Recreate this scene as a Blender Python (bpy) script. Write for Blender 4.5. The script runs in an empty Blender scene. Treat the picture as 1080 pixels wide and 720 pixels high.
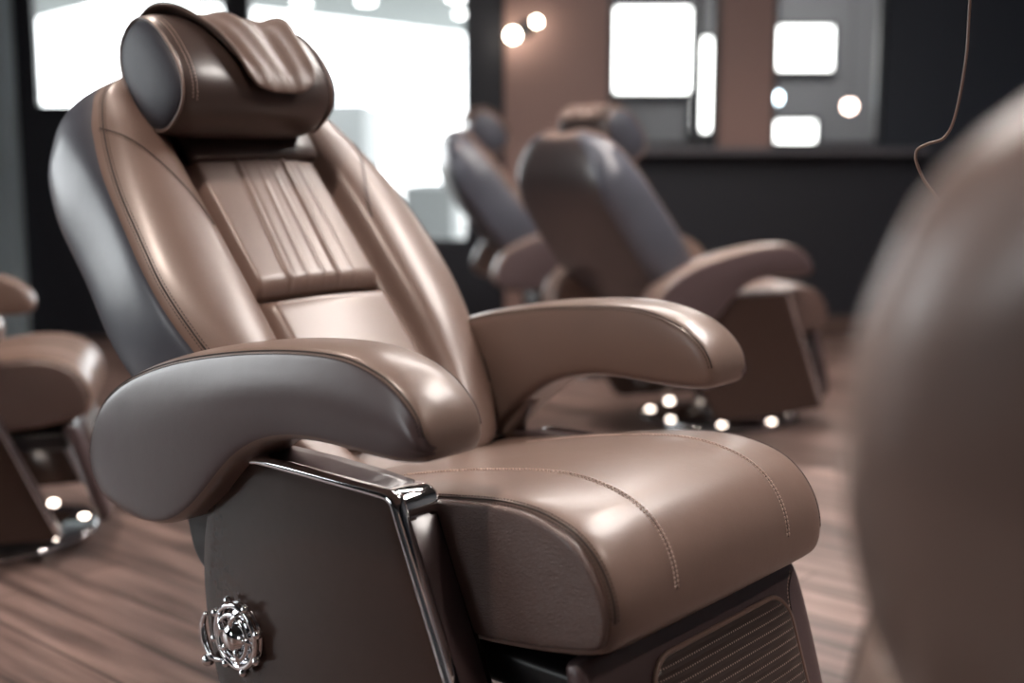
import bpy, bmesh, math, random
from mathutils import Vector, Matrix, noise
from mathutils.bvhtree import BVHTree
random.seed(7)
PI = math.pi
C = bpy.context.scene.collection
sc = bpy.context.scene

# ------------------------------------------------------------------ materials
def new_mat(name):
    m = bpy.data.materials.new(name); m.use_nodes = True
    nt = m.node_tree; b = nt.nodes['Principled BSDF']
    return m, nt, b
def N(nt, t, **kw):
    n = nt.nodes.new(t)
    for k, v in kw.items(): setattr(n, k, v)
    return n
def leather(name, col, rough=.36, grain=900., bump=.12, var=.08, coat=.55, sheen=0., coat_rough=.25):
    m, nt, b = new_mat(name)
    tc = N(nt, 'ShaderNodeTexCoord')
    v = N(nt, 'ShaderNodeTexVoronoi'); v.inputs['Scale'].default_value = grain
    nt.links.new(tc.outputs['Object'], v.inputs['Vector'])
    n2 = N(nt, 'ShaderNodeTexNoise'); n2.inputs['Scale'].default_value = 9.; n2.inputs['Detail'].default_value = 5
    nt.links.new(tc.outputs['Object'], n2.inputs['Vector'])
    mx = N(nt, 'ShaderNodeMix', data_type='RGBA')
    mx.inputs[6].default_value = (*[c*(1-var) for c in col], 1)
    mx.inputs[7].default_value = (*[min(1, c*(1+var)) for c in col], 1)
    nt.links.new(n2.outputs['Fac'], mx.inputs[0]); nt.links.new(mx.outputs[2], b.inputs['Base Color'])
    bp = N(nt, 'ShaderNodeBump'); bp.inputs['Strength'].default_value = bump; bp.inputs['Distance'].default_value = .001
    nt.links.new(v.outputs['Distance'], bp.inputs['Height'])
    bp2 = N(nt, 'ShaderNodeBump'); bp2.inputs['Strength'].default_value = .10; bp2.inputs['Distance'].default_value = .02
    nt.links.new(n2.outputs['Fac'], bp2.inputs['Height']); nt.links.new(bp.outputs['Normal'], bp2.inputs['Normal'])
    nt.links.new(bp2.outputs['Normal'], b.inputs['Normal'])
    b.inputs['Roughness'].default_value = rough
    b.inputs['Coat Weight'].default_value = coat; b.inputs['Coat Roughness'].default_value = coat_rough
    b.inputs['Sheen Weight'].default_value = sheen
    return m
def plain(name, col, rough=.5, metal=0., coat=0., bump=0., bscale=60.):
    m, nt, b = new_mat(name)
    n2 = N(nt, 'ShaderNodeTexNoise'); n2.inputs['Scale'].default_value = bscale; n2.inputs['Detail'].default_value = 4
    tc = N(nt, 'ShaderNodeTexCoord'); nt.links.new(tc.outputs['Object'], n2.inputs['Vector'])
    mx = N(nt, 'ShaderNodeMix', data_type='RGBA')
    mx.inputs[6].default_value = (*[c*.93 for c in col], 1); mx.inputs[7].default_value = (*[min(1, c*1.07) for c in col], 1)
    nt.links.new(n2.outputs['Fac'], mx.inputs[0]); nt.links.new(mx.outputs[2], b.inputs['Base Color'])
    b.inputs['Roughness'].default_value = rough; b.inputs['Metallic'].default_value = metal
    b.inputs['Coat Weight'].default_value = coat
    if bump:
        bp = N(nt, 'ShaderNodeBump'); bp.inputs['Strength'].default_value = bump; bp.inputs['Distance'].default_value = .002
        nt.links.new(n2.outputs['Fac'], bp.inputs['Height']); nt.links.new(bp.outputs['Normal'], b.inputs['Normal'])
    return m
def emit(name, col, s):
    m, nt, b = new_mat(name)
    b.inputs['Base Color'].default_value = (*col, 1); b.inputs['Emission Color'].default_value = (*col, 1)
    b.inputs['Emission Strength'].default_value = s
    return m
def glass_pane(name):
    m = bpy.data.materials.new(name); m.use_nodes = True; nt = m.node_tree
    for n in list(nt.nodes): nt.nodes.remove(n)
    o = N(nt, 'ShaderNodeOutputMaterial'); mx = N(nt, 'ShaderNodeMixShader'); t = N(nt, 'ShaderNodeBsdfTransparent'); g = N(nt, 'ShaderNodeBsdfGlossy')
    g.inputs['Roughness'].default_value = .02; f = N(nt, 'ShaderNodeFresnel'); f.inputs['IOR'].default_value = 1.45
    t.inputs['Color'].default_value = (.97, .98, .98, 1)
    nt.links.new(f.outputs[0], mx.inputs[0]); nt.links.new(t.outputs[0], mx.inputs[1]); nt.links.new(g.outputs[0], mx.inputs[2]); nt.links.new(mx.outputs[0], o.inputs[0])
    return m

BROWN = (.210, .140, .115)
M = {}
M['leather'] = leather('brown_leather', BROWN, rough=.40, grain=620, bump=.22)
M['leather_arm'] = leather('armrest_leather', (.205, .142, .118), rough=.38, grain=620, bump=.22)
M['leather_dark'] = leather('dark_headrest_leather', (.062, .042, .037), rough=.34, grain=700, bump=.15)
M['slate'] = leather('slate_side_leather', (.082, .087, .110), rough=.40, grain=700, bump=.12)
M['slate_dark'] = leather('headrest_end_leather', (.050, .053, .070), rough=.55, grain=700, bump=.12, coat=0.)
M['flap'] = leather('flap_leather', (.155, .104, .087), rough=.42, grain=620, bump=.2, coat=.1)
M['taupe'] = leather('taupe_side_leather', (.082, .056, .059), rough=.36, grain=700, bump=.12)
M['grained'] = leather('grained_leather', (.13, .085, .075), rough=.25, grain=540, bump=.95)
M['back_shell'] = leather('back_shell_leather', (.050, .036, .036), rough=.42)
M['fg_shell'] = leather('brown_shell_leather', (.24, .165, .14), rough=.42)
M['black'] = plain('black_plastic', (.012, .012, .014), .35)
M['thread'] = plain('tan_thread', (.62, .48, .42), .6)
M['groove'] = plain('dark_seam_thread', (.03, .02, .018), .7)  # dark colour of seam lines and of the dark stitches
M['panel'] = plain('lacquered_brown_panel', (.046, .027, .022), .26, coat=.15)
M['chrome'] = plain('chrome', (.88, .88, .90), .06, metal=1.)

def perforated():
    m, nt, b = new_mat('perforated_leather')
    tc = N(nt, 'ShaderNodeTexCoord'); sp = N(nt, 'ShaderNodeSeparateXYZ'); nt.links.new(tc.outputs['Object'], sp.inputs[0])
    def mth(op, a, bb=None):
        n = N(nt, 'ShaderNodeMath', operation=op)
        for i, v in enumerate((a, bb)):
            if v is None: continue
            if isinstance(v, (int, float)): n.inputs[i].default_value = v
            else: nt.links.new(v, n.inputs[i])
        return n.outputs[0]
    # rows of small bright stitches, running along the object's y
    a = mth('SUBTRACT', mth('FRACT', mth('MULTIPLY', sp.outputs['Y'], 170.)), .5)
    r = mth('SUBTRACT', mth('FRACT', mth('MULTIPLY', sp.outputs['Z'], 75.)), .5)
    da = mth('MULTIPLY', mth('ABSOLUTE', a), 1.25); dr = mth('MULTIPLY', mth('ABSOLUTE', r), 3.2)
    d = mth('MAXIMUM', da, dr)
    dot = mth('LESS_THAN', d, .26)
    mx = N(nt, 'ShaderNodeMix', data_type='RGBA'); nt.links.new(dot, mx.inputs[0])
    mx.inputs[6].default_value = (.05, .036, .032, 1); mx.inputs[7].default_value = (.42, .33, .29, 1)
    nt.links.new(mx.outputs[2], b.inputs['Base Color'])
    bp = N(nt, 'ShaderNodeBump'); bp.inputs['Distance'].default_value = .001; bp.inputs['Strength'].default_value = .8
    nt.links.new(d, bp.inputs['Height']); nt.links.new(bp.outputs['Normal'], b.inputs['Normal'])
    b.inputs['Roughness'].default_value = .4
    return m
M['perf'] = perforated()
M['glint'] = emit('base_glint_glow', (1., .84, .72), 9.)

# ------------------------------------------------------------------ mesh helpers
def link(name, bm, mats, parent=None, sub=0, smooth=True):
    me = bpy.data.meshes.new(name)
    bmesh.ops.recalc_face_normals(bm, faces=bm.faces)
    bm.to_mesh(me); bm.free()
    if not isinstance(mats, (list, tuple)): mats = [mats]
    for m in mats: me.materials.append(m)
    for p in me.polygons: p.use_smooth = smooth
    o = bpy.data.objects.new(name, me); C.objects.link(o)
    if parent: o.parent = parent
    if sub:
        md = o.modifiers.new('Subdivision', 'SUBSURF'); md.levels = sub; md.render_levels = sub
    return o
def loft(bm, secs, closed=True, caps=True, mat=None):
    """secs: list of loops of 3D points; mat(i,j) gives a material index"""
    rows = [[bm.verts.new(p) for p in s] for s in secs]
    n = len(rows[0])
    for i in range(len(rows)-1):
        for j in range(n if closed else n-1):
            f = bm.faces.new((rows[i][j], rows[i][(j+1) % n], rows[i+1][(j+1) % n], rows[i+1][j]))
            if mat: f.material_index = mat(i, j)
    if caps and closed:
        for r in (rows[0], rows[-1]): bm.faces.new(r)
    return rows
def tube(bm, pts, r, seg=8, caps=True):
    pts = [Vector(p) for p in pts]
    secs = []; up = Vector((0, 0, 1))
    t0 = (pts[1]-pts[0]).normalized()
    nrm = t0.cross(up)
    if nrm.length < .05: nrm = t0.cross(Vector((0, 1, 0)))
    nrm.normalize()
    for i, p in enumerate(pts):
        t = (pts[min(i+1, len(pts)-1)]-pts[max(i-1, 0)]).normalized()
        nrm = (nrm - t*nrm.dot(t)).normalized(); b = t.cross(nrm)
        rr = r[i] if isinstance(r, (list, tuple)) else r
        secs.append([p+(nrm*math.cos(a)+b*math.sin(a))*rr for a in [2*PI*k/seg for k in range(seg)]])
    loft(bm, secs, caps=caps)
def box(bm, x0, x1, y0, y1, z0, z1, bev=0.):
    g = bmesh.ops.create_cube(bm, size=1.)
    for v in g['verts']:
        v.co = Vector(((x0+x1)/2+v.co.x*(x1-x0), (y0+y1)/2+v.co.y*(y1-y0), (z0+z1)/2+v.co.z*(z1-z0)))
    if bev:
        es = list({e for v in g['verts'] for e in v.link_edges})
        bmesh.ops.bevel(bm, geom=es, offset=bev, segments=3, affect='EDGES', profile=.5)
def lathe(bm, prof, cx=0, cy=0, cz=0, seg=40, axis='z'):
    secs = []
    for r, h in prof:
        L = []
        for k in range(seg):
            a = 2*PI*k/seg
            if axis == 'z': L.append((cx+r*math.cos(a), cy+r*math.sin(a), cz+h))
            else: L.append((cx+r*math.cos(a), cy+h, cz+r*math.sin(a)))
        secs.append(L)
    loft(bm, secs)
def lerp_tab(tab, x):
    if x <= tab[0][0]: return tab[0][1]
    for (a, va), (b, vb) in zip(tab, tab[1:]):
        if x <= b:
            t = (x-a)/(b-a); t = t*t*(3-2*t)*.35+t*.65
            return va+(vb-va)*t
    return tab[-1][1]
def catmull(pts, n):
    """resample open 2D/3D polyline by Catmull-Rom, n points per span"""
    P = [Vector(p) for p in pts]; P = [P[0]*2-P[1]]+P+[P[-1]*2-P[-2]]
    out = []
    for i in range(1, len(P)-2):
        for k in range(n):
            t = k/n
            out.append(.5*((2*P[i])+(-P[i-1]+P[i+1])*t+(2*P[i-1]-5*P[i]+4*P[i+1]-P[i+2])*t*t+(-P[i-1]+3*P[i]-3*P[i+1]+P[i+2])*t**3))
    out.append(P[-2]); return out
def smoothstep(a, b, x):
    t = max(0, min(1, (x-a)/(b-a))); return t*t*(3-2*t)
def resample(pts, step):
    pts = [Vector(p) for p in pts]; out = [pts[0]]; acc = 0
    for a, b in zip(pts, pts[1:]):
        L = (b-a).length
        if L == 0: continue
        d = step-acc
        while d <= L:
            out.append(a+(b-a)*(d/L)); d += step
        acc = (acc+L) % step if False else L-(d-step)
    return out
def bvh_of(*objs):
    dg = bpy.context.evaluated_depsgraph_get(); vs = []; fs = []
    for o in objs:
        e = o.evaluated_get(dg); me = e.to_mesh(); k = len(vs)
        vs += [v.co.copy() for v in me.vertices]; fs += [[k+i for i in p.vertices] for p in me.polygons]
        e.to_mesh_clear()
    return BVHTree.FromPolygons(vs, fs)
def seam(name, parent, objs, path, side=None, groove=.0011, rows=1, gap=.006, pitch=.0065, tm='thread', thr=.0009, lift=.0):
    """a dark seam line with rows of stitches beside it, laid on the surface of objs"""
    bv = bvh_of(*objs)
    def snap(p):
        q = bv.find_nearest(p); return q[0], q[1]
    pts = resample(path, .004)
    loc = []; nor = []
    for p in pts:
        c, n = snap(p); loc.append(c); nor.append(n)
    # even out the snapped line
    for _ in range(3):
        loc = [loc[0]]+[(loc[i-1]+loc[i]*2+loc[i+1])/4 for i in range(1, len(loc)-1)]+[loc[-1]]
    bm = bmesh.new()
    if groove: tube(bm, [l+n*groove*.2 for l, n in zip(loc, nor)], groove, seg=6)
    nfg = len(bm.faces)
    side = side or [1]
    for sd in side:
        off = []
        for i in range(len(loc)):
            t = (loc[min(i+1, len(loc)-1)]-loc[max(i-1, 0)]).normalized()
            b = t.cross(nor[i]).normalized()
            c, n = snap(loc[i]+b*gap*sd); off.append(c+n*thr*.4)
        st = resample(off, pitch)
        for a, b in zip(st, st[1:]):
            d = (b-a); tube(bm, [a+d*.14, a+d*.3, a+d*.7, a+d*.86], [thr*.5, thr, thr, thr*.5], seg=5)
    for i, f in enumerate(bm.faces): f.material_index = 0 if i < nfg else 1
    bm.faces.ensure_lookup_table()
    return link(name, bm, [M['groove'], M[tm]], parent)
def pillow(poly, y0, y1, r, rings=4, dome=0.):
    """closed (x,z) outline extruded from y0 (flat back) to y1 with rounded front edge. returns bm"""
    bm = bmesh.new(); n = len(poly); P = [Vector((p[0], p[1])) for p in poly]
    area = sum(P[i].x*P[(i+1) % n].y-P[(i+1) % n].x*P[i].y for i in range(n)); sg = 1 if area > 0 else -1
    nr = []
    for i in range(n):
        a = (P[i]-P[i-1]).normalized(); b = (P[(i+1) % n]-P[i]).normalized()
        t = (a+b).normalized(); nr.append(Vector((-t.y, t.x))*sg)
    d = 1 if y1 > y0 else -1
    secs = [[(p.x, y0, p.y) for p in P], [(p.x, y1-d*r, p.y) for p in P]]
    for k in range(1, rings+1):
        a = PI/2*k/rings
        secs.append([(p.x+m.x*r*(1-math.cos(a)), y1-d*r+d*r*math.sin(a), p.y+m.y*r*(1-math.cos(a))) for p, m in zip(P, nr)])
    cen = sum(P, Vector((0, 0)))/n
    for k, f in enumerate((.9, .75, .55, .3, .12)):
        L = []
        for p, m in zip(P, nr):
            q = p+m*r; q = cen+(q-cen)*f; L.append((q.x, y1+d*dome*(1-f*f), q.y))
        secs.append(L)
    loft(bm, secs); return bm

# ------------------------------------------------------------------ the chair (local: +x forward, +y its left, z up)
TB = math.radians(41); UB = Vector((-math.sin(TB), 0, math.cos(TB))); NB = Vector((math.cos(TB), 0, math.sin(TB))); B0 = Vector((-.384, 0, .62))
def bp(y, s, n): return B0+UB*s+NB*n+Vector((0, y, 0))
WT = [(-.14, .20), (-.06, .255), (0, .288), (.13, .332), (.25, .358), (.35, .360), (.45, .350), (.57, .343), (.66, .328), (.73, .292), (.77, .245), (.795, .19), (.802, .16)]
DT = [(-.14, .10), (0, .16), (.15, .20), (.27, .216), (.45, .214), (.56, .214), (.65, .196), (.71, .168), (.745, .138), (.78, .09), (.802, .05)]
def make_chair():
    root = bpy.data.objects.new('salon_chair', None); C.objects.link(root)
    # ---------------- backrest
    secs = []
    S = [-.14, -.08, -.02, .04, .10, .16, .22, .28, .34, .40, .46, .52, .57, .62, .66, .70, .73, .76, .783, .797, .802]
    for s in S:
        W = lerp_tab(WT, s); D = lerp_tab(DT, s); k = min(1, W/.30)
        crest = .027*smoothstep(-.05, .2, s)*(1-smoothstep(.60, .78, s))
        topin = -.02*smoothstep(.74, .802, s)
        i0, i1, i2 = .152*k, .166*k, .185*k
        rec = -.042
        half = [(0, rec), (.08*k, rec), (i0, rec), (i1, -.012), (i2, crest*.75), (i2+(W-i2)*.35, crest), (i2+(W-i2)*.68, crest*.55), (W-.026, -.004), (W-.008, -.016), (W, -.036),
                (W+.004, -.036-(D-.036)*.4 if D > .07 else -.045), (W-.004, -D+.035 if D > .09 else -D*.8-.01), (W-.03, -D), (W-.11*k, -D-.014), (0, -D-.024)]
        ff = 1-.12*smoothstep(.45, .72, s)
        half = [(y*(ff if k < 9 else (ff+1)/2 if k == 9 else 1), n) for k, (y, n) in enumerate(half)]
        ysh = -.018*smoothstep(.4, .7, s)
        L = [(y+ysh, n+topin) for y, n in half]+[(-y+ysh, n+topin) for y, n in reversed(half[1:-1])]
        secs.append([bp(y, s, n) for y, n in L])
    nh = 15
    def bmat(i, j):
        jj = j if j < nh-1 else (2*(nh-1)-1-j)
        return 2 if jj >= 12 else 1 if jj >= 8 else 0
    bm = bmesh.new(); loft(bm, secs, mat=bmat)
    back = link('backrest', bm, [M['leather'], M['slate'], M['back_shell']], root, sub=2)
    # edge seams on both wings
    for sg in (-1, 1):
        path = catmull([bp(sg*(lerp_tab(WT, s)-.020)*(1-.12*smoothstep(.45, .72, s))-.018*smoothstep(.4, .7, s), s, 0) for s in (.0, .1, .2, .3, .4, .5, .6, .68, .73, .765)], 6)
        seam('edge_seam', root, [back], path, side=[1, -1], gap=.005, tm='groove', thr=.0007, groove=.0014)
        # seam crossing the wing near the shoulder
        pth = catmull([bp(sg*.305, .645, 0), bp(sg*.27, .60, .01), bp(sg*.235, .53, .02), bp(sg*.205, .46, .02), bp(sg*.186, .40, .015)], 8)
        seam('shoulder_seam', root, [back], pth, side=[1], gap=.005, groove=.0013, tm='groove', thr=.0006)
    # centre panel with channels
    def inset_panel(name, s0, s1, ribs, wy=.147, amp=.006, base=-.008):
        bm = bmesh.new(); ny, ns = 96 if ribs else 24, 26
        rows = []
        for i in range(ns+1):
            s = s0+(s1-s0)*i/ns; row = []
            es = min((s-s0), (s1-s))/.018
            for j in range(ny+1):
                u = -1+2*j/ny; y = u*wy
                eu = (1-abs(u))*wy/.014
                h = 1-(1-min(1, es))**2*1.; h2 = 1-(1-min(1, eu))**2
                n = base-.020*(1-min(h, 1)*min(h2, 1))
                n += .008*(1-u*u)
                for (ua, ub_, wd, am) in ribs:
                    uc = ub_+(ua-ub_)*(i/ns)
                    d = (u-uc)/wd
                    n += am*math.exp(-d*d)*min(1, es/2)*min(1, h2)
                    n -= am*.25*math.exp(-((u-uc-wd*2.1)/wd)**2)*min(1, es/2)
                row.append(bm.verts.new(bp(y, s, n)))
            rows.append(row)
        bot = []
        for i in range(ns):
            for j in range(ny): bm.faces.new((rows[i][j], rows[i][j+1], rows[i+1][j+1], rows[i+1][j]))
        rim = rows[0][:]+[r[-1] for r in rows[1:]]+rows[-1][-2::-1]+[r[0] for r in rows[-2:0:-1]]
        low = [bm.verts.new(v.co-NB*.02) for v in rim]
        for k in range(len(rim)): bm.faces.new((rim[k], rim[(k+1) % len(rim)], low[(k+1) % len(rim)], low[k]))
        bm.faces.new(low)
        return link(name, bm, M['leather'], root)
    ribs = [(-.26, -.52, .030, .0048), (.06, -.24, .028, .0016), (.24, .02, .028, .0018), (.46, .26, .030, .0048), (.70, .52, .028, .0016)]
    inset_panel('channelled_panel', .262, .70, ribs)
    inset_panel('lumbar_panel', -.06, .252, [], base=-.010)
    # ---------------- headrest
    HC = bp(0, .682, .082); YC = -.035
    def hloop(y, f, grow=0.):
        L = []
        for k in range(28):
            a = 2*PI*k/28
            ca, sa = math.cos(a), math.sin(a)
            e = .82
            rs = .110+grow; rn = .086+grow
            s = math.copysign(abs(ca)**e, ca)*rs*f; n = math.copysign(abs(sa)**e, sa)*rn*f
            s += .020*(1 if ca > 0 else 0)*abs(ca)   # fuller at the top
            L.append(HC+UB*s+NB*n+Vector((0, y, 0)))
        return L
    bm = bmesh.new(); secs = []
    for y, f in [(-.180, .80), (-.178, .90), (-.165, .955), (-.14, .99), (-.09, 1.), (0, 1.0), (.07, 1.), (.11, .985), (.140, .94), (.158, .87), (.168, .76)]:
        secs.append(hloop(y+YC, f))
    loft(bm, secs)
    head = link('headrest', bm, M['leather_dark'], root, sub=2)
    for sg in (-1, 1):
        bm = bmesh.new(); secs = []
        for dy, f in [((.0 if sg < 0 else -.012), .87 if sg < 0 else .80), (.006 if sg < 0 else -.004, .86 if sg < 0 else .78), (.013, .80), (.020, .62), (.024, .35), (.025, .1)]:
            secs.append(hloop(YC+(.171+dy if sg > 0 else -(.171+dy)), f))
        loft(bm, secs); ec = link('headrest_end', bm, M['slate_dark'], head, sub=1)
        bm = bmesh.new(); L = hloop(YC+(.163 if sg > 0 else -.1785), .86 if sg > 0 else .895); tube(bm, L+[L[0], L[1]], .0028, seg=8); link('piping', bm, M['leather'], head)
    # stitching dashes beside the left piping
    seam('headrest_seam', head, [head], [Vector(p)+Vector((0, 0, 0)) for p in hloop(YC-.158, .97)[2:13]], side=[1, -1], gap=.004, groove=0, tm='thread', thr=.0007)
    # draped flap over the headrest
    bm = bmesh.new(); rows = []
    nu, nv = 44, 34
    for i in range(nu+1):
        u = i/nu; row = []
        for j in range(nv+1):
            v = j/nv
            # a: angle on the roll, from the back of the top (-55 deg) over the top to the front face
            aend = 136-26*abs(2*v-1.1)**3.5
            a = math.radians(-25+(aend+25)*u)
            yl = -.140+.066*smoothstep(.35, 1., u)-.015*(1-u); yr = .146-.045*smoothstep(.3, 1, u)
            y = YC+yl+(yr-yl)*v
            fold = .0065*math.sin(v*13+u*2.2+.6)*(.25+.6*math.sin(PI*min(1, u*1.1)))*(1-.35*u)+.0015*math.sin(v*29+1.3-u*4)
            fold += .012*math.exp(-((v-.02)/.07)**2)*smoothstep(.25, .75, u)   # rolled left edge
            g = .008+fold+.012*smoothstep(.7, 1, u)
            ca, sa = math.cos(a), math.sin(a); e = .82
            s = math.copysign(abs(ca)**e, ca)*(.110+g)+.020*(1 if ca > 0 else 0)*abs(ca); n = math.copysign(abs(sa)**e, sa)*(.086+g)
            row.append(bm.verts.new(HC+UB*s+NB*n+Vector((0, y, 0))))
        rows.append(row)
    for i in range(nu):
        for j in range(nv): bm.faces.new((rows[i][j], rows[i][j+1], rows[i+1][j+1], rows[i+1][j]))
    fl = link('headrest_flap', bm, M['flap'], head)
    md = fl.modifiers.new('Solidify', 'SOLIDIFY'); md.thickness = .006; md.offset = -1
    md = fl.modifiers.new('Subdivision', 'SUBSURF'); md.levels = 1; md.render_levels = 1
    # neck strap panel under the headrest
    bm = bmesh.new(); secs = []
    for s, w, n0, n1 in [(.562, .140, -.02, .004), (.566, .147, -.022, .012), (.59, .150, -.022, .012), (.66, .153, -.022, .018), (.72, .155, -.022, .02)]:
        secs.append([bp(y, s+(.0 if abs(y) > .1 else .0), n) for y, n in [(-w, n0), (-w, n1-.004), (-w+.006, n1), (-w*.5, n1+.002), (w*.5, n1+.002), (w-.006, n1), (w, n1-.004), (w, n0)]])
    loft(bm, secs); link('neck_strap', bm, M['leather_dark'], root)
    # ---------------- seat
    prof_side = [(-.42, .44), (-.41, .487), (-.36, .510), (-.28, .522), (-.18, .540), (-.08, .562), (.02, .580), (.10, .592), (.16, .594), (.22, .585), (.265, .566), (.298, .530), (.315, .490),
                 (.318, .455), (.312, .428), (.29, .410), (.22, .396), (.10, .376), (-.10, .366), (-.40, .362)]
    P = [Vector(p) for p in prof_side]; cen = Vector((0, .47))
    secs = []
    for y, inset, crown in [(-.281, .022, 0), (-.280, .010, 0), (-.272, .003, .001), (-.255, 0, .004), (-.20, 0, .010), (-.152, 0, .012), (-.09, 0, .016), (0, 0, .018), (.09, 0, .016), (.152, 0, .012), (.20, 0, .010), (.255, 0, .004), (.272, .003, .001), (.280, .010, 0), (.281, .022, 0)]:
        L = []
        for p in P:
            q = p.copy(); d = (cen-q); q += d.normalized()*inset
            f = smoothstep(-.42, -.1, p.x)
            if p.y > .48: q.y += crown*f
            if p.x > .25 and p.y > .42: q.x += crown*.35
            L.append((q.x, y, q.y))
        secs.append(L)
    bm = bmesh.new(); loft(bm, secs); seat = link('seat_cushion', bm, M['leather'], root, sub=2)
    for sg in (-1, 1):
        path = catmull([Vector((x, sg*.152, z+.012)) for x, z in [(-.2, .538), (-.1, .56), (0, .58), (.10, .594), (.18, .592), (.25, .572), (.295, .535), (.316, .49), (.318, .465)]], 8)
        seam('seat_seam', root, [seat], path, side=[1, -1], gap=.0035, groove=.0006, tm='thread', thr=.0013)
        # grained side panel of the cushion
        pp = [(-.04, .40), (-.04, .566)]+[tuple(v) for v in catmull([(.02, .573), (.10, .583), (.16, .584), (.215, .574), (.256, .555), (.285, .522), (.301, .488), (.305, .455), (.298, .432), (.28, .421)], 4)]+[(.20, .405), (.10, .392), (.02, .392)]
        bm = pillow(pp, sg*.270, sg*.291, .007, dome=.003)
        sp = link('seat_side_panel', bm, M['grained'], root)
        path = [Vector((x, sg*.281, z)) for x, z in [(v[0], v[1]) for v in catmull([(-.04, .578), (.02, .584), (.10, .594), (.165, .595), (.222, .584), (.265, .563), (.296, .528), (.312, .49), (.314, .46)], 8)]]
        seam('seat_edge_seam', root, [seat], path, side=[1, -1], gap=.0045, groove=.0016, tm='groove', thr=.0009, pitch=.006)
    # under-seat frame, pedestal and base
    bm = bmesh.new(); box(bm, -.38, .255, -.262, .262, .315, .368, .012); link('seat_frame', bm, M['black'], root)
    bm = bmesh.new(); lathe(bm, [(.001, .03), (.09, .03), (.085, .06), (.06, .09), (.055, .20), (.07, .30), (.09, .33), (.001, .33)], cx=-.05); link('pedestal', bm, M['chrome'], root)
    bm = bmesh.new(); lathe(bm, [(.001, 0), (.33, 0), (.345, .008), (.345, .018), (.33, .027), (.20, .034), (.10, .040), (.001, .040)], cx=-.05, seg=64); link('base_plate', bm, M['chrome'], root)
    for k in range(8):  # added glowing discs, standing in for glints on the chrome base
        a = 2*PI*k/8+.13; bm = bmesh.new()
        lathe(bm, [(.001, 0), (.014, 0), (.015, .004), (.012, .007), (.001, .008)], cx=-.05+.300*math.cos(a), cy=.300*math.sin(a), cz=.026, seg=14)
        link('base_glint', bm, M['glint'], root)
    # ---------------- footrest
    FD = Vector((.300, 0, -.954)).normalized(); FN = Vector((.954, 0, .300)).normalized(); F0 = Vector((.262, 0, .402))
    def fp(y, d, n): return F0+FD*d+FN*n+Vector((0, y, 0))
    bm = bmesh.new(); secs = []
    for d, w, th in [(.0, .275, .012), (.003, .283, .022), (.012, .290, .026), (.05, .290, .030), (.12, .290, .030), (.22, .286, .030), (.29, .278, .028), (.312, .265, .022), (.318, .25, .012)]:
        loop = [(-w, 0), (-w, th*.6), (-w+.01, th*.92), (-w+.03, th), (-w*.5, th+.003), (0, th+.004), (w*.5, th+.003), (w-.03, th), (w-.01, th*.92), (w, th*.6), (w, 0), (w-.01, -.02), (0, -.025), (-w+.01, -.02)]
        secs.append([fp(y, d, n-.024) for y, n in loop])
    loft(bm, secs); foot = link('footrest', bm, M['taupe'], root, sub=2)
    oval = []
    y0, y1, d0, d1, rr = -.165, .215, .040, .265, .05
    for cx, cy, a0 in [(y1-rr, d0+rr, -90), (y1-rr, d1-rr, 0), (y0+rr, d1-rr, 90), (y0+rr, d0+rr, 180)]:
        for k in range(9):
            a = math.radians(a0+k*90/8); oval.append((cx+rr*math.cos(a), cy+rr*math.sin(a)))
    bm = bmesh.new(); secs = []
    cy_, cd_ = (y0+y1)/2, (d0+d1)/2
    for f, n in [(1., 0), (1., .010), (.985, .013), (.95, .015), (.7, .017), (.3, .018), (.05, .018)]:
        secs.append([fp(cy_+(y-cy_)*f, cd_+(d-cd_)*f, n) for y, d in oval])
    loft(bm, secs); link('perforated_insert', bm, M['perf'], foot)
    bm = bmesh.new(); L = [fp(y, d, .011) for y, d in oval]; tube(bm, L+L[:2], .0042, seg=8); link('piping', bm, M['leather'], foot)
    seam('footrest_seam', foot, [foot], catmull([fp(.262, .02, .01), fp(.235, .045, .01), fp(.226, .08, .01), fp(.222, .12, .01)], 6), side=[1], gap=.004, groove=.001, tm='thread')
    # ---------------- armrests, supports, trims (both sides)
    TOP = [(.099, .678), (.0975, .700), (.088, .722), (.068, .744), (.033, .767), (-.02, .784), (-.081, .791), (-.183, .786), (-.294, .772), (-.415, .750), (-.52, .722), (-.605, .690), (-.672, .650), (-.712, .600), (-.733, .545), (-.735, .510), (-.725, .487)]
    BOT = [(.096, .666), (.090, .659), (.076, .654), (.052, .651), (.02, .650), (-.03, .651), (-.085, .654), (-.17, .652), (-.25, .632), (-.31, .597), (-.355, .556), (-.395, .518), (-.440, .484), (-.49, .460), (-.55, .450), (-.62, .450), (-.67, .457)]
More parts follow.
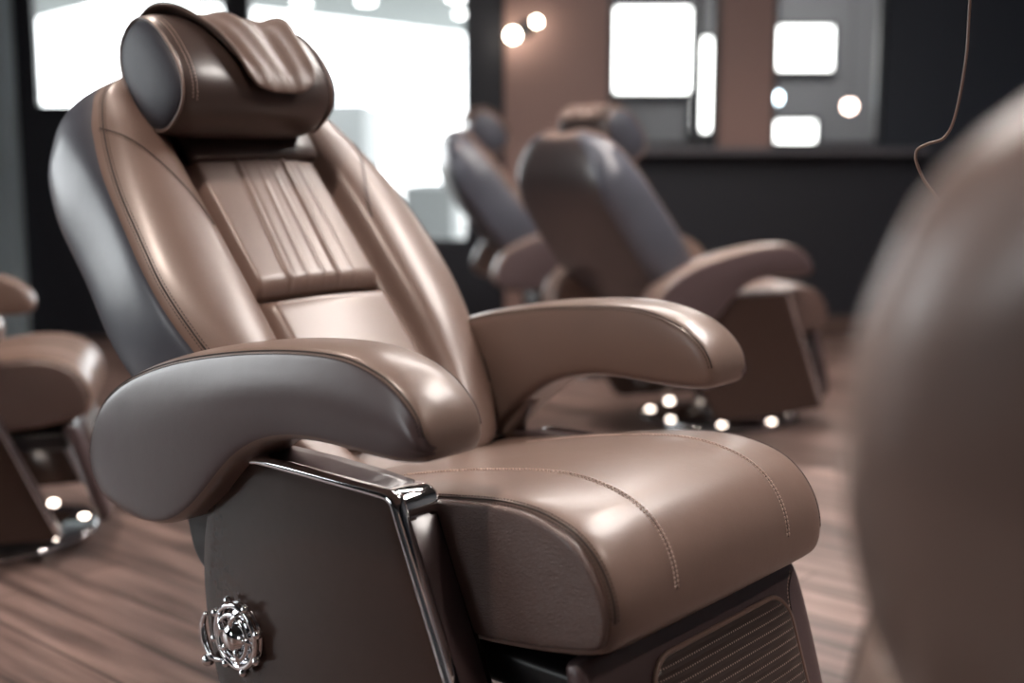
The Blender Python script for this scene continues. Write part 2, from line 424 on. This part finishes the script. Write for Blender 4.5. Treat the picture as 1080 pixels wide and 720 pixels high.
    for sg in (-1, 1):
        yo, yi = .406, .284    # outer and inner face
        secs = []; n = len(TOP)
        for k, (t, b) in enumerate(zip(TOP, BOT)):
            t = Vector((t[0], 0, t[1])); b = Vector((b[0], 0, b[1])); h = (t-b).length; u = (t-b)/h
            e = min(k, n-1-k); wi = {0: .018, 1: .006, 2: .001}.get(e, 0)
            r = min(.020, h*.35)
            yc = (yo+yi)/2; hw = (yo-yi)/2-wi
            loop = []
            for (cy, cu, a0) in [(hw-r, h-r, 0), (-(hw-r), h-r, 90), (-(hw-r), r, 180), (hw-r, r, 270)]:
                for q in range(4):
                    a = math.radians(a0+q*30); loop.append((cy+r*math.cos(a), cu+r*math.sin(a)))
                if a0 == 0: loop += [(hw*.35, h+.005), (-hw*.35, h+.005)]
                if a0 == 180: loop += [(-hw*.35, 0), (hw*.35, 0)]
                if a0 == 90: loop += [(-hw-.002, h*.6), (-hw-.002, h*.4)]
                if a0 == 270: loop += [(hw+.006, h*.35), (hw+.007, h*.6)]
            secs.append([b+u*v+Vector((0, sg*(yc+w), 0)) for w, v in loop])
        # material: outer face taupe, the rest armrest leather
        bm = bmesh.new(); nl = len(secs[0])
        def am(i, j): return 1 if (j >= nl-4 or j == 0) else 0
        loft(bm, secs, mat=am)
        arm = link('armrest', bm, [M['leather_arm'], M['taupe']], root, sub=2)
        for side_y in (yo-.004, yi+.004):
            path = catmull([Vector((x, sg*side_y, z-.005)) for x, z in TOP[1:15]], 6)
            seam('armrest_seam', arm, [arm], path, side=[-1 if (side_y > .35) == (sg < 0) else 1], gap=.0055, groove=.0013, tm='groove', thr=.0009, pitch=.0062)
        # side support box
        YO, YI = .360, .286
        pan = [(-.305, .590)]+[(-.02, .590)]+[(.004, .586)]
        low_front = (.215, .085)
        rear = [tuple(v) for v in catmull([(-.355, .075), (-.40, .14), (-.438, .22), (-.458, .32), (-.458, .42), (-.438, .50), (-.405, .552), (-.365, .580), (-.305, .590)], 5)]
        poly = rear+[(-.20, .589), (-.10, .588), (-.02, .587), (-.004, .584), (.002, .576)]+[(.002+(low_front[0]-.002)*k/6, .576+(low_front[1]-.576)*k/6) for k in range(1, 6)]+[low_front, (.20, .075), (0, .07), (-.2, .07)]
        if sg > 0: poly = [(x, z if z < .4 else .4+(z-.4)*.62) for x, z in poly]
        bm = pillow(poly, sg*YI, sg*YO, .006)
        sup = link('side_support', bm, M['panel'], root)
        nsup = set(C.objects)
        # leather facing on the front edge of the support
        bm = bmesh.new()
        fr = [(.004, .560)]+[(.004+(low_front[0]-.002)*k/8, .560+(low_front[1]-.576)*k/8) for k in range(1, 9)]
        secs = [[Vector((x-.004, sg*yy, z)) for yy in (YI+.003,)]+[Vector((x+.003, sg*(YI+.002), z)), Vector((x+.006, sg*(YI+.012), z)), Vector((x+.007, sg*(YI+.035), z)), Vector((x+.006, sg*(YO-.018), z)), Vector((x+.003, sg*(YO-.010), z)), Vector((x-.004, sg*(YO-.011), z))] for x, z in fr]
        loft(bm, secs); link('front_facing', bm, M['taupe'], sup)
        # chrome trim along the top edge and down the front edge
        bm = bmesh.new()
        tp = catmull([(-.335, .586), (-.30, .5935), (-.22, .5935), (-.10, .592), (-.028, .591)], 5)+[Vector(q) for q in [(-.012, .590), (-.002, .585), (.004, .574), (.010, .560)]]
        tp += [Vector((.004+(low_front[0]-.002)*k/10, .574+(low_front[1]-.576)*k/10)) for k in range(1, 11)]
        secs = []
        for i, p in enumerate(tp):
            t = (tp[min(i+1, len(tp)-1)]-tp[max(i-1, 0)]).normalized(); nn = Vector((t.y, -t.x))*-1
            tw = .0145*(min(1, (i+1)/4))
            c = Vector((p.x, 0, p.y)); n3 = Vector((nn.x, 0, nn.y))
            secs.append([c+n3*(tw*.55*math.sin(a)-.001)+Vector((0, sg*(YO-.002+tw*.95*math.cos(a)), 0)) for a in [2*PI*q/12 for q in range(12)]])
        loft(bm, secs); link('chrome_trim', bm, M['chrome'], sup)
        # chrome corner plate across the top front of the support
        bm = bmesh.new(); secs = []
        for x, z in [(-.040, .5895), (-.038, .5925), (-.02, .5925), (-.006, .590), (.004, .583), (.009, .570), (.0125, .561), (.009, .559)]:
            secs.append([Vector((x, sg*(YI-.001), z-.006)), Vector((x, sg*(YI-.001), z-.001)), Vector((x, sg*(YI+.004), z+.001)), Vector((x, sg*(YO-.006), z+.001)), Vector((x, sg*(YO+.002), z-.001)), Vector((x, sg*(YO+.002), z-.006))])
        loft(bm, secs); link('chrome_corner', bm, M['chrome'], sup)
        bm = bmesh.new(); secs = [[Vector((x, sg*yy, z+dz)) for yy, dz in ((YI+.002, -.004), (YI+.004, .012), (YI+.02, .010), (YO-.02, .004), (YO-.010, .0015), (YO-.008, -.004))] for x, z in [(-.35, .583), (-.30, .590), (-.2, .590), (-.1, .587), (-.036, .582)]]
        loft(bm, secs); link('top_facing', bm, M['taupe'], sup)
        if sg > 0:
            for o in set(C.objects)-nsup:
                if o.parent == sup:
                    o.data = o.data.copy()
                    for v in o.data.vertices:
                        if v.co.z > .4: v.co.z = .4+(v.co.z-.4)*.62
        # dark bracket carrying the armrest
        bm = bmesh.new()
        bp_ = [tuple(v) for v in catmull([(-.40, .36), (-.47, .372), (-.505, .40), (-.52, .44), (-.53, .475)], 4)]+([(-.45, .50), (-.39, .545), (-.36, .50)] if sg < 0 else [(-.45, .50), (-.40, .565), (-.325, .630), (-.31, .605), (-.36, .53)])
        bm = pillow(bp_, sg*.300, sg*.345, .006)
        link('armrest_bracket', bm, M['black'] if sg < 0 else M['leather_arm'], root)
        # decorative chrome hand wheel with studs, hub and ball lever
        kx, kz, ky = -.357, .300, YO
        bm = bmesh.new()
        def ring(R, r, h, seg=40, s2=8):
            secs = []
            for k in range(seg):
                a = 2*PI*k/seg; c, s = math.cos(a), math.sin(a)
                secs.append([Vector((kx+(R+r*math.cos(b))*c, sg*(ky+h+r*math.sin(b)), kz+(R+r*math.cos(b))*s)) for b in [2*PI*q/s2 for q in range(s2)]])
            rows = [[bm.verts.new(p) for p in q] for q in secs]
            for i in range(seg):
                for j in range(s2): bm.faces.new((rows[i][j], rows[i][(j+1) % s2], rows[(i+1) % seg][(j+1) % s2], rows[(i+1) % seg][j]))
        ring(.050, .0055, .014); ring(.036, .004, .020)
        link('hand_wheel', bm, M['chrome'], sup)
        bm = bmesh.new()
        lathe(bm, [(.052, 0), (.054, .004), (.046, .009), (.030, .010), (.024, .016), (.020, .026), (.012, .031), (.001, .032)] if sg > 0 else [(.052, 0), (.054, -.004), (.046, -.009), (.030, -.010), (.024, -.016), (.020, -.026), (.012, -.031), (.001, -.032)], cx=kx, cy=sg*ky, cz=kz, axis='y')
        link('wheel_hub', bm, M['chrome'], sup)
        for k in range(8):
            a = 2*PI*k/8+.3; bm = bmesh.new()
            cx, cz = kx+.058*math.cos(a), kz+.058*math.sin(a)
            lathe(bm, [(.001, sg*.004), (.005, sg*.006), (.0075, sg*.012), (.006, sg*.019), (.001, sg*.022)], cx=cx, cy=sg*ky, cz=cz, seg=12, axis='y')
            link('wheel_stud', bm, M['chrome'], sup)
        for k in range(5):
            a = 2*PI*k/5+.1; bm = bmesh.new()
            tube(bm, [Vector((kx+r*math.cos(a+w), sg*(ky+h), kz+r*math.sin(a+w))) for r, h, w in [(.018, .022, 0), (.026, .024, .15), (.036, .022, .0), (.048, .016, -.15)]], [.004, .0055, .004, .003], seg=8)
            link('wheel_spoke', bm, M['chrome'], sup)
        bm = bmesh.new()
        tube(bm, catmull([Vector((kx-.084, sg*(ky+.010), kz+.018)), Vector((kx-.093, sg*(ky+.011), kz-.005)), Vector((kx-.086, sg*(ky+.012), kz-.032)), Vector((kx-.066, sg*(ky+.014), kz-.052)), Vector((kx-.036, sg*(ky+.014), kz-.050))], 5), [.0028+.0035*math.sin(PI*q/20) for q in range(21)], seg=10)
        bmesh.ops.create_uvsphere(bm, u_segments=20, v_segments=12, radius=.0105, matrix=Matrix.Translation((kx-.080, sg*(ky+.012), kz-.062)))
        link('ball_lever', bm, M['chrome'], sup)
    return root

def dup(root, loc, rotz, label, lean=0., sc_=1.):
    r = root.copy(); r.scale = (sc_,)*3; C.objects.link(r); r.location = loc; r.rotation_euler = (0, 0, rotz); r['label'] = label
    piv = Matrix.Translation((-.384, 0, .56)); lm = piv @ Matrix.Rotation(-lean, 4, 'Y') @ piv.inverted()
    for ch in [o for o in root.children]:
        c = ch.copy(); C.objects.link(c); c.parent = r
        nm = ch.name.split('.')[0]
        if lean and nm in ('backrest', 'headrest', 'neck_strap', 'channelled_panel', 'lumbar_panel', 'edge_seam', 'shoulder_seam'):
            c.matrix_basis = lm
        for g in ch.children:
            d = g.copy(); C.objects.link(d); d.parent = c
    return r

# ------------------------------------------------------------------ camera
CAMZ = 1.05
cam_d = bpy.data.cameras.new('camera'); cam = bpy.data.objects.new('camera', cam_d); C.objects.link(cam)
cam.location = (0, 0, CAMZ); cam.rotation_euler = (math.radians(90)-math.atan(195/1300), 0, 0)
cam_d.sensor_width = 36; cam_d.lens = 1300/1080*36; cam_d.clip_start = .05
cam_d.dof.use_dof = True; cam_d.dof.focus_distance = 1.86; cam_d.dof.aperture_fstop = 1.5
sc.camera = cam
PT = math.atan(195/1300)
def ray(px, py):
    r = Vector(((px-540)/1300, (360-py)/1300, -1)); return Matrix.Rotation(math.radians(90)-PT, 3, 'X') @ r
def at_Y(px, py, Y):
    r = ray(px, py); t = Y/r.y; return Vector((r.x*t, Y, CAMZ+r.z*t))
def at_Z(px, py, Z):
    r = ray(px, py); t = (Z-CAMZ)/r.z; return Vector((r.x*t, r.y*t, Z))

# ------------------------------------------------------------------ chairs
chair = make_chair()
chair['category'] = 'chair'; chair['group'] = 'reclining leather salon chairs'
chair['label'] = 'large sharp brown leather reclining salon chair in the middle foreground with chrome-edged side'
chair.location = (.0784, 1.906, 0); chair.rotation_euler = (0, 0, math.radians(-41))
near = dup(chair, (.989, 1.30, 0), math.radians(56), 'very blurred brown chair cropped by the right edge, seen from behind close up', lean=math.radians(9))
for c in near.children:
    if c.name.split('.')[0] == 'backrest':
        c.material_slots[2].link = 'OBJECT'; c.material_slots[2].material = M['fg_shell']
        c.material_slots[1].link = 'OBJECT'; c.material_slots[1].material = M['fg_shell']
dup(chair, (.88, 4.95, 0), math.radians(31), 'blurred chair behind the far armrest with its two arms against the black wall', lean=math.radians(-4), sc_=.92)
dup(chair, (.54, 6.15, 0), math.radians(10), 'blurred chair whose headrest stands before the bright window edge', lean=math.radians(-4), sc_=.95)
dup(chair, (-1.44, 3.35, 0), math.radians(14), 'dark blurred chair cropped by the left edge of the photo', sc_=.9)

# ------------------------------------------------------------------ room
def struct(name, bm, m, smooth=False, parent=None):
    o = link(name, bm, m, parent, smooth=smooth)
    if not parent: o['kind'] = 'structure'
    return o
def tag(o, label, cat, group=None):
    o['label'] = label; o['category'] = cat
    if group: o['group'] = group
    return o
def floor_mat():
    m, nt, b = new_mat('brown_wood_planks')
    tc = N(nt, 'ShaderNodeTexCoord'); mp = N(nt, 'ShaderNodeMapping'); mp.inputs['Rotation'].default_value = (0, 0, math.radians(41))
    nt.links.new(tc.outputs['Object'], mp.inputs['Vector'])
    br = N(nt, 'ShaderNodeTexBrick'); br.inputs['Scale'].default_value = 1.; br.inputs['Brick Width'].default_value = 1.4; br.inputs['Row Height'].default_value = .14
    br.inputs['Mortar Size'].default_value = .004; br.inputs['Color1'].default_value = (.28, .28, .28, 1); br.inputs['Color2'].default_value = (1, 1, 1, 1); br.inputs['Mortar'].default_value = (.05, .05, .05, 1)
    br.offset = .37
    nt.links.new(mp.outputs[0], br.inputs['Vector'])
    mp2 = N(nt, 'ShaderNodeMapping'); mp2.inputs['Scale'].default_value = (1.2, 14, 1); nt.links.new(mp.outputs[0], mp2.inputs['Vector'])
    ns = N(nt, 'ShaderNodeTexNoise'); ns.inputs['Scale'].default_value = 1.6; ns.inputs['Detail'].default_value = 6; nt.links.new(mp2.outputs[0], ns.inputs['Vector'])
    cr = N(nt, 'ShaderNodeValToRGB'); cr.color_ramp.elements[0].color = (.085, .056, .049, 1); cr.color_ramp.elements[1].color = (.34, .232, .205, 1)
    cr.color_ramp.elements[0].position = .30; cr.color_ramp.elements[1].position = .68
    nt.links.new(ns.outputs['Fac'], cr.inputs[0])
    mx = N(nt, 'ShaderNodeMix', data_type='RGBA', blend_type='MULTIPLY'); mx.inputs[0].default_value = .75
    nt.links.new(cr.outputs[0], mx.inputs[6]); nt.links.new(br.outputs['Color'], mx.inputs[7]); nt.links.new(mx.outputs[2], b.inputs['Base Color'])
    b.inputs['Roughness'].default_value = .38
    return m
X0, X1, Y0, Y1, H = -4.2, 3.4, -3.2, 7.2, 2.9
M['floor'] = floor_mat()
M['wall_black'] = plain('matt_black_wall', (.011, .013, .020), .55)
M['wall_grey'] = plain('grey_wall', (.16, .17, .185), .7)
M['column'] = plain('brown_column', (.26, .165, .145), .6, bump=.2)
M['ceiling'] = plain('ceiling_paint', (.10, .10, .105), .8)
M['frame'] = plain('dark_window_frame', (.020, .023, .030), .4)
M['glass'] = glass_pane('window_glass')
M['pale'] = plain('pale_render', (.19, .20, .20), .8)
M['soffit'] = plain('grey_soffit', (.30, .33, .33), .8)

bm = bmesh.new(); box(bm, X0-.1, X1+.1, Y0-.1, Y1+3.1, -.1, 0); struct('floor', bm, M['floor'])
bm = bmesh.new(); box(bm, X0-.1, X1+.1, Y0-.1, Y1+3.1, H, H+.1); struct('ceiling', bm, M['ceiling'])
def wall_holes(name, axis, pos, thick, a0, a1, z0, z1, holes, m):
    """wall in plane axis=pos spanning a0..a1, z0..z1 with rectangular holes (a,b,za,zb) sorted"""
    bm = bmesh.new()
    def bx(a, b, c, d):
        if b-a < 1e-4 or d-c < 1e-4: return
        if axis == 'y': box(bm, a, b, pos, pos+thick, c, d)
        else: box(bm, pos, pos+thick, a, b, c, d)
    cur = a0
    for a, b, c, d in holes:
        bx(cur, a, z0, z1); bx(a, b, z0, c); bx(a, b, d, z1); cur = b
    bx(cur, a1, z0, z1)
    return struct(name, bm, m)
def window(n, axis, pos, a, b, c, d, mull=(), fw=.05):
    bm = bmesh.new()
    def bx(a_, b_, c_, d_, t=.035):
        if axis == 'y': box(bm, a_, b_, pos-t, pos+t, c_, d_, .004)
        else: box(bm, pos-t, pos+t, a_, b_, c_, d_, .004)
    bx(a, a+fw, c, d); bx(b-fw, b, c, d); bx(a+fw, b-fw, c, c+fw); bx(a+fw, b-fw, d-fw, d)
    for q in mull: bx(q-fw/2, q+fw/2, c+fw, d-fw)
    o = struct('window_%d' % n, bm, M['frame'])
    bm = bmesh.new()
    if axis == 'y': box(bm, a+fw*.5, b-fw*.5, pos-.004, pos+.004, c+fw*.5, d-fw*.5)
    else: box(bm, pos-.004, pos+.004, a+fw*.5, b-fw*.5, c+fw*.5, d-fw*.5)
    struct('window_pane', bm, M['glass'], parent=o)
    return o
# left part of the far end: a shop front with two tall windows and dark posts
xs = lambda px, Y: (px-540)/1300*Y*math.cos(PT)/1.0
YL = 7.2
def X(px, Y=YL, py=165): return at_Y(px, py, Y).x
def Z(py, Y=YL, px=540): return at_Y(px, py, Y).z
wL = (X(36), X(244)); wR = (X(262), X(496))
ztop = 2.75
wall_holes('wall_front_left', 'y', YL, .12, X0, X(532), 0, H, [(wL[0], wL[1], Z(116), ztop), (wR[0], wR[1], Z(258), ztop)], M['wall_black'])
window(1, 'y', YL+.06, wL[0], wL[1], Z(116), ztop, fw=.03)
window(2, 'y', YL+.06, wR[0], wR[1], Z(258), ztop, fw=.03)
# right part: black dado with ledge, brown columns, glazed openings to a second room
bm = bmesh.new(); box(bm, X(532), X1, YL, YL+.12, 0, Z(163)); struct('wall_back', bm, M['wall_black'])
bm = bmesh.new(); box(bm, X(640), X(972), YL-.14, YL+.14, Z(163), Z(156), .006); struct('trim_1', bm, plain('grey_ledge', (.10, .10, .115), .35))
bm = bmesh.new(); box(bm, X(532), X(640), YL-.05, YL+.13, 0, H, .01); struct('trim_2', bm, M['column'])
bm = bmesh.new(); box(bm, X(757), X(812), YL-.03, YL+.13, Z(156), H, .01); struct('trim_3', bm, M['column'])
bm = bmesh.new(); box(bm, X(930), X1, YL, YL+.12, Z(163), H); struct('wall_back_right', bm, plain('dark_blue_wall', (.018, .024, .036), .55))
window(3, 'y', YL+.06, X(641), X(757), Z(156), H-.02, mull=(X(736),), fw=.035)
window(4, 'y', YL+.06, X(812), X(930), Z(156), H-.02, fw=.035)
bm = bmesh.new(); box(bm, X(532), X1, YL-.018, YL, 0, .12, .004); struct('baseboard_back', bm, plain('brown_skirting', (.10, .065, .055), .4))
# second room
bm = bmesh.new(); box(bm, X(-60, YL-.1), X(14, YL-.1), YL-.15, YL+.02, 0, H, .01); struct('trim_4', bm, plain('blue_grey_pillar', (.36, .45, .50), .6))
Y2 = 9.6
panes = [(645, 727, 8, 97), (732, 755, 40, 138), (809, 877, 28, 73), (806, 862, 128, 150)]
bm = bmesh.new(); box(bm, .1, X1+.1, Y2, Y2+.1, 0, H); struct('wall_far', bm, M['wall_grey'])
bm = bmesh.new(); box(bm, .02, .12, YL+.12, Y2, 0, H); struct('wall_far_left', bm, M['wall_grey'])
M['lit'] = emit('lit_window', (1., 1., .98), 5.)
for i, (a, b, c, d) in enumerate(panes):
    xa, xb = at_Y(a, 90, Y2-.06).x, at_Y(b, 90, Y2-.06).x; za, zb = at_Y(540, d, Y2-.06).z, at_Y(540, c, Y2-.06).z
    bm = bmesh.new()
    for q in ((xa-.03, xa, za-.03, zb+.03), (xb, xb+.03, za-.03, zb+.03), (xa, xb, za-.03, za), (xa, xb, zb, zb+.03)): box(bm, q[0], q[1], Y2-.06, Y2, q[2], q[3])
    o = struct('window_%d' % (5+i), bm, M['frame'])
    bm = bmesh.new(); box(bm, xa, xb, Y2-.04, Y2-.02, za, zb); struct('lit_pane', bm, M['lit'], parent=o)
# right wall, left wall with a shop window and an added one, rear wall with shop windows
bm = bmesh.new(); box(bm, X1, X1+.1, Y0-.1, Y2+.1, 0, H); struct('wall_right', bm, M['wall_black'])
lw = [(-1.4, -.1, .8, 2.4), (1.9, 4.4, .35, 2.6)]  # first opening is unseen, added to put a bright strip in the chrome
wall_holes('wall_left', 'x', X0-.1, .1, Y0-.1, Y1, 0, H, lw, M['wall_black'])
for i, (a, b, c, d) in enumerate(lw): window(9+i, 'x', X0-.05, a, b, c, d, mull=((a+b)/2,))
rw = []
wall_holes('wall_rear', 'y', Y0-.1, .1, X0-.1, X1+.1, 0, H, rw, M['wall_grey'])
for i, (a, b, c, d) in enumerate(rw): window(11+i, 'y', Y0-.05, a, b, c, d, mull=((a+b)/2,))

# outside, seen through the glass
bm = bmesh.new(); box(bm, -40, 30, -30, 60, -.25, -.15); struct('ground', bm, plain('pale_paving', (.45, .45, .44), .8))
zc = 3.1
cpts = [at_Z(-260, 82, zc), at_Z(35, 22, zc), at_Z(110, 3, zc), at_Z(250, 8, zc), at_Z(495, 38, zc), at_Z(560, 48, zc)]
bm = bmesh.new()
front = [Vector((-12, 7.2, zc)), Vector((2, 7.2, zc))]
lo = [bm.verts.new(p) for p in cpts]+[bm.verts.new(front[1]), bm.verts.new(front[0])]
hi = [bm.verts.new(v.co+Vector((0, 0, .35))) for v in lo]
bm.faces.new(lo); bm.faces.new(hi)
for k in range(len(lo)): bm.faces.new((lo[k], lo[(k+1) % len(lo)], hi[(k+1) % len(lo)], hi[k]))
can = link('entrance_canopy', bm, M['soffit'], smooth=False); tag(can, 'pale grey canopy over the window with round downlights', 'canopy')
M['lamp'] = emit('downlight_glow', (1., 1., 1.), 14.)
for k, (px, py) in enumerate([(318, 3), (386, 1), (481, -3), (488, 14)]):
    p = at_Z(px, py, zc); bm = bmesh.new()
    lathe(bm, [(.001, 0), (.10, 0), (.10, -.02), (.001, -.02)], cx=p.x, cy=p.y, cz=zc, seg=20)
    o = link('canopy_downlight', bm, M['lamp']); tag(o, ['left round downlight under the pale canopy outside the window', 'second round downlight from the left under the canopy', 'right upper round downlight under the canopy', 'lowest round downlight under the canopy beside the dark post'][k], 'light', 'canopy downlights')
for k, (a, b, top, Y, lab) in enumerate([(338, 384, 108, 22, 'pale blurred building outside behind the chair shoulder'), (425, 478, 196, 17, 'low pale blurred structure outside at the right of the window')]):
    bm = bmesh.new(); xa, xb = at_Y(a, top, Y).x, at_Y(b, top, Y).x; box(bm, xa, xb, Y, Y+3, -.15, at_Y(a, top, Y).z, .02)
    o = link('pale_building', bm, M['pale'], smooth=False); tag(o, lab, 'building', 'buildings outside')

# wall lamp with two bulbs on the brown column
M['bulb'] = emit('warm_bulb', (1., .86, .70), 30.)
sx, sz = X(553, YL-.1), Z(30, YL-.1)
wl = bpy.data.objects.new('wall_lamp', None); C.objects.link(wl); wl.location = (sx, YL-.05, sz)
tag(wl, 'wall lamp with two glowing bulbs on the brown column', 'lamp')
bm = bmesh.new(); lathe(bm, [(.001, 0), (.05, 0), (.045, -.02), (.001, -.022)], seg=24, axis='y'); link('lamp_plate', bm, M['frame'], wl)
for (px, py, r) in ((541, 37, .034), (566, 23, .022)):
    p = at_Y(px, py, YL-.16)-Vector(wl.location); bm = bmesh.new()
    tube(bm, [(0, -.015, 0), (p.x*.5, p.y*.6, p.z*.3+.02), (p.x, p.y, p.z+r*1.2), (p.x, p.y, p.z+r*.7)], .006, seg=8); link('lamp_arm', bm, M['frame'], wl)
    bm = bmesh.new(); bmesh.ops.create_uvsphere(bm, u_segments=16, v_segments=12, radius=r, matrix=Matrix.Translation(p)); link('bulb', bm, M['bulb'], wl)
# pendants in the second room
for px, py, col, lab in ((818, 103, (.75, .9, 1.), 'bluish glowing pendant bulb beyond the glass'), (896, 112, (1., .75, .66), 'pinkish glowing pendant bulb beyond the glass')):
    p = at_Y(px, py, 8.4)
    pd = bpy.data.objects.new('pendant_lamp', None); C.objects.link(pd); pd.location = (p.x, p.y, H); tag(pd, lab, 'lamp', 'pendant lamps in the second room')
    bm = bmesh.new(); tube(bm, [(0, 0, 0), (0, 0, p.z-H+.05)], .004, seg=6); link('cord', bm, M['black'], pd)
    bm = bmesh.new(); lathe(bm, [(.02, .07), (.022, .03), (.018, .025)], cz=p.z-H, seg=16); link('lamp_holder', bm, M['black'], pd)
    bm = bmesh.new(); bmesh.ops.create_uvsphere(bm, u_segments=16, v_segments=12, radius=.04, matrix=Matrix.Translation((0, 0, p.z-H))); link('bulb', bm, emit('pendant_bulb', col, 14.), pd)

# cord hanging from the ceiling behind the near chair
hc = [at_Y(1024, -190, 1.9), at_Y(1023, 0, 1.9), at_Y(1019, 60, 1.9), at_Y(1008, 120, 1.9), at_Y(996, 145, 1.9), at_Y(978, 152, 1.9), at_Y(966, 161, 1.9), at_Y(972, 185, 1.9), at_Y(1010, 260, 1.9), at_Y(1060, 500, 1.9)]
hc[0] = Vector((hc[1].x, 1.9, H)); hc.append(Vector((hc[-1].x, 1.9, .004)))
hc[1:1] = [Vector((hc[1].x+.004, 1.9, z)) for z in (2.3, 1.8, 1.5)]
bm = bmesh.new(); tube(bm, catmull(hc, 8), .0024, seg=8); o = link('hanging_cord', bm, M['leather'])
tag(o, 'thin brown cord hanging down behind the shoulder of the near blurred chair', 'cord')
# ceiling lights of the room: round recessed downlights
M['ring'] = plain('white_ring', (.7, .7, .7), .4)
def area(name, loc, rot, sx, sy, w, col=(1, 1, 1), spread=None):
    L = bpy.data.lights.new(name, 'AREA'); L.shape = 'RECTANGLE'; L.size = sx; L.size_y = sy; L.energy = w; L.color = col
    if spread: L.spread = spread
    o = bpy.data.objects.new(name, L); C.objects.link(o); o.location = loc; o.rotation_euler = rot; return o
for gx, gy in ((1.9, .9), (1.2, 3.4), (-1.2, 3.2), (1.2, 5.6), (-.6, 1.2), (-.8, 5.4)):
    o = bpy.data.objects.new('ceiling_light', None); C.objects.link(o); o.location = (gx, gy, H)
    tag(o, 'round recessed ceiling downlight above the salon floor', 'light', 'ceiling downlights')
    bm = bmesh.new(); lathe(bm, [(.07, 0), (.09, 0), (.09, -.012), (.07, -.008)], seg=28)
    link('rim', bm, M['ring'], o)
    bm = bmesh.new(); lathe(bm, [(.001, -.002), (.07, -.002), (.07, -.006), (.001, -.006)], seg=28); link('diffuser', bm, emit('warm_diffuser', (1., .85, .74), 20.), o)
    L = bpy.data.lights.new('downlight_beam', 'SPOT'); L.energy = 130; L.color = (1., .83, .72); L.spot_size = math.radians(110); L.spot_blend = .8; L.shadow_soft_size = .08
    lo_ = bpy.data.objects.new('downlight_beam', L); C.objects.link(lo_); lo_.location = (gx, gy, H-.02)

M['added_panel'] = emit('added_panel_glow', (1., .93, .88), 18.)  # unseen panels added as key light and for highlights on the leather
for gx, gy, sx_, sy_, lab in ((.5, 4.4, 1.5, .5, 'added unseen light panel above the blurred row of chairs'), (1.55, 2.75, 1.0, 1.2, 'added unseen light panel right of the large chair'), (2.0, 8.2, 1.4, .8, 'added unseen light panel brightening the second room')):
    o = bpy.data.objects.new('added_panel_light', None); C.objects.link(o); o.location = (gx, gy, H); tag(o, lab, 'light')
    bm = bmesh.new()
    for q in ((-sx_/2-.03, -sx_/2, -sy_/2-.03, sy_/2+.03), (sx_/2, sx_/2+.03, -sy_/2-.03, sy_/2+.03), (-sx_/2, sx_/2, -sy_/2-.03, -sy_/2), (-sx_/2, sx_/2, sy_/2, sy_/2+.03)): box(bm, *q, -.04, 0)
    link('light_frame', bm, M['ring'], o, smooth=False)
    bm = bmesh.new(); box(bm, -sx_/2, sx_/2, -sy_/2, sy_/2, -.03, -.01); link('diffuser', bm, M['added_panel'], o, smooth=False)
# daylight: bright overcast sky through the windows
w = bpy.data.worlds.new('sky'); sc.world = w; w.use_nodes = True
bg = w.node_tree.nodes['Background']; bg.inputs[0].default_value = (.96, .98, 1., 1); bg.inputs[1].default_value = 5.5
def portal(loc, rot, sx, sy):
    o = area('window_daylight', loc, rot, sx, sy, 1); o.data.cycles.is_portal = True
for a, b, c, d in lw: portal((X0-.12, (a+b)/2, (c+d)/2), (0, -PI/2, 0), d-c, b-a)
for a, b, c, d in rw: portal(((a+b)/2, Y0-.12, (c+d)/2), (PI/2, 0, 0), b-a, d-c)
portal(((wL[0]+wL[1])/2, YL+.14, (Z(116)+ztop)/2), (-PI/2, 0, 0), wL[1]-wL[0], ztop-Z(116))
portal(((wR[0]+wR[1])/2, YL+.14, (Z(258)+ztop)/2), (-PI/2, 0, 0), wR[1]-wR[0], ztop-Z(258))

sc.view_settings.view_transform = 'Standard'; sc.view_settings.look = 'None'
sc.view_settings.exposure = .3; sc.view_settings.gamma = 1.; sc.view_settings.use_curve_mapping = False
sc.cycles.use_denoising = True
sc.cycles.max_bounces = 8; sc.cycles.sample_clamp_indirect = 6.
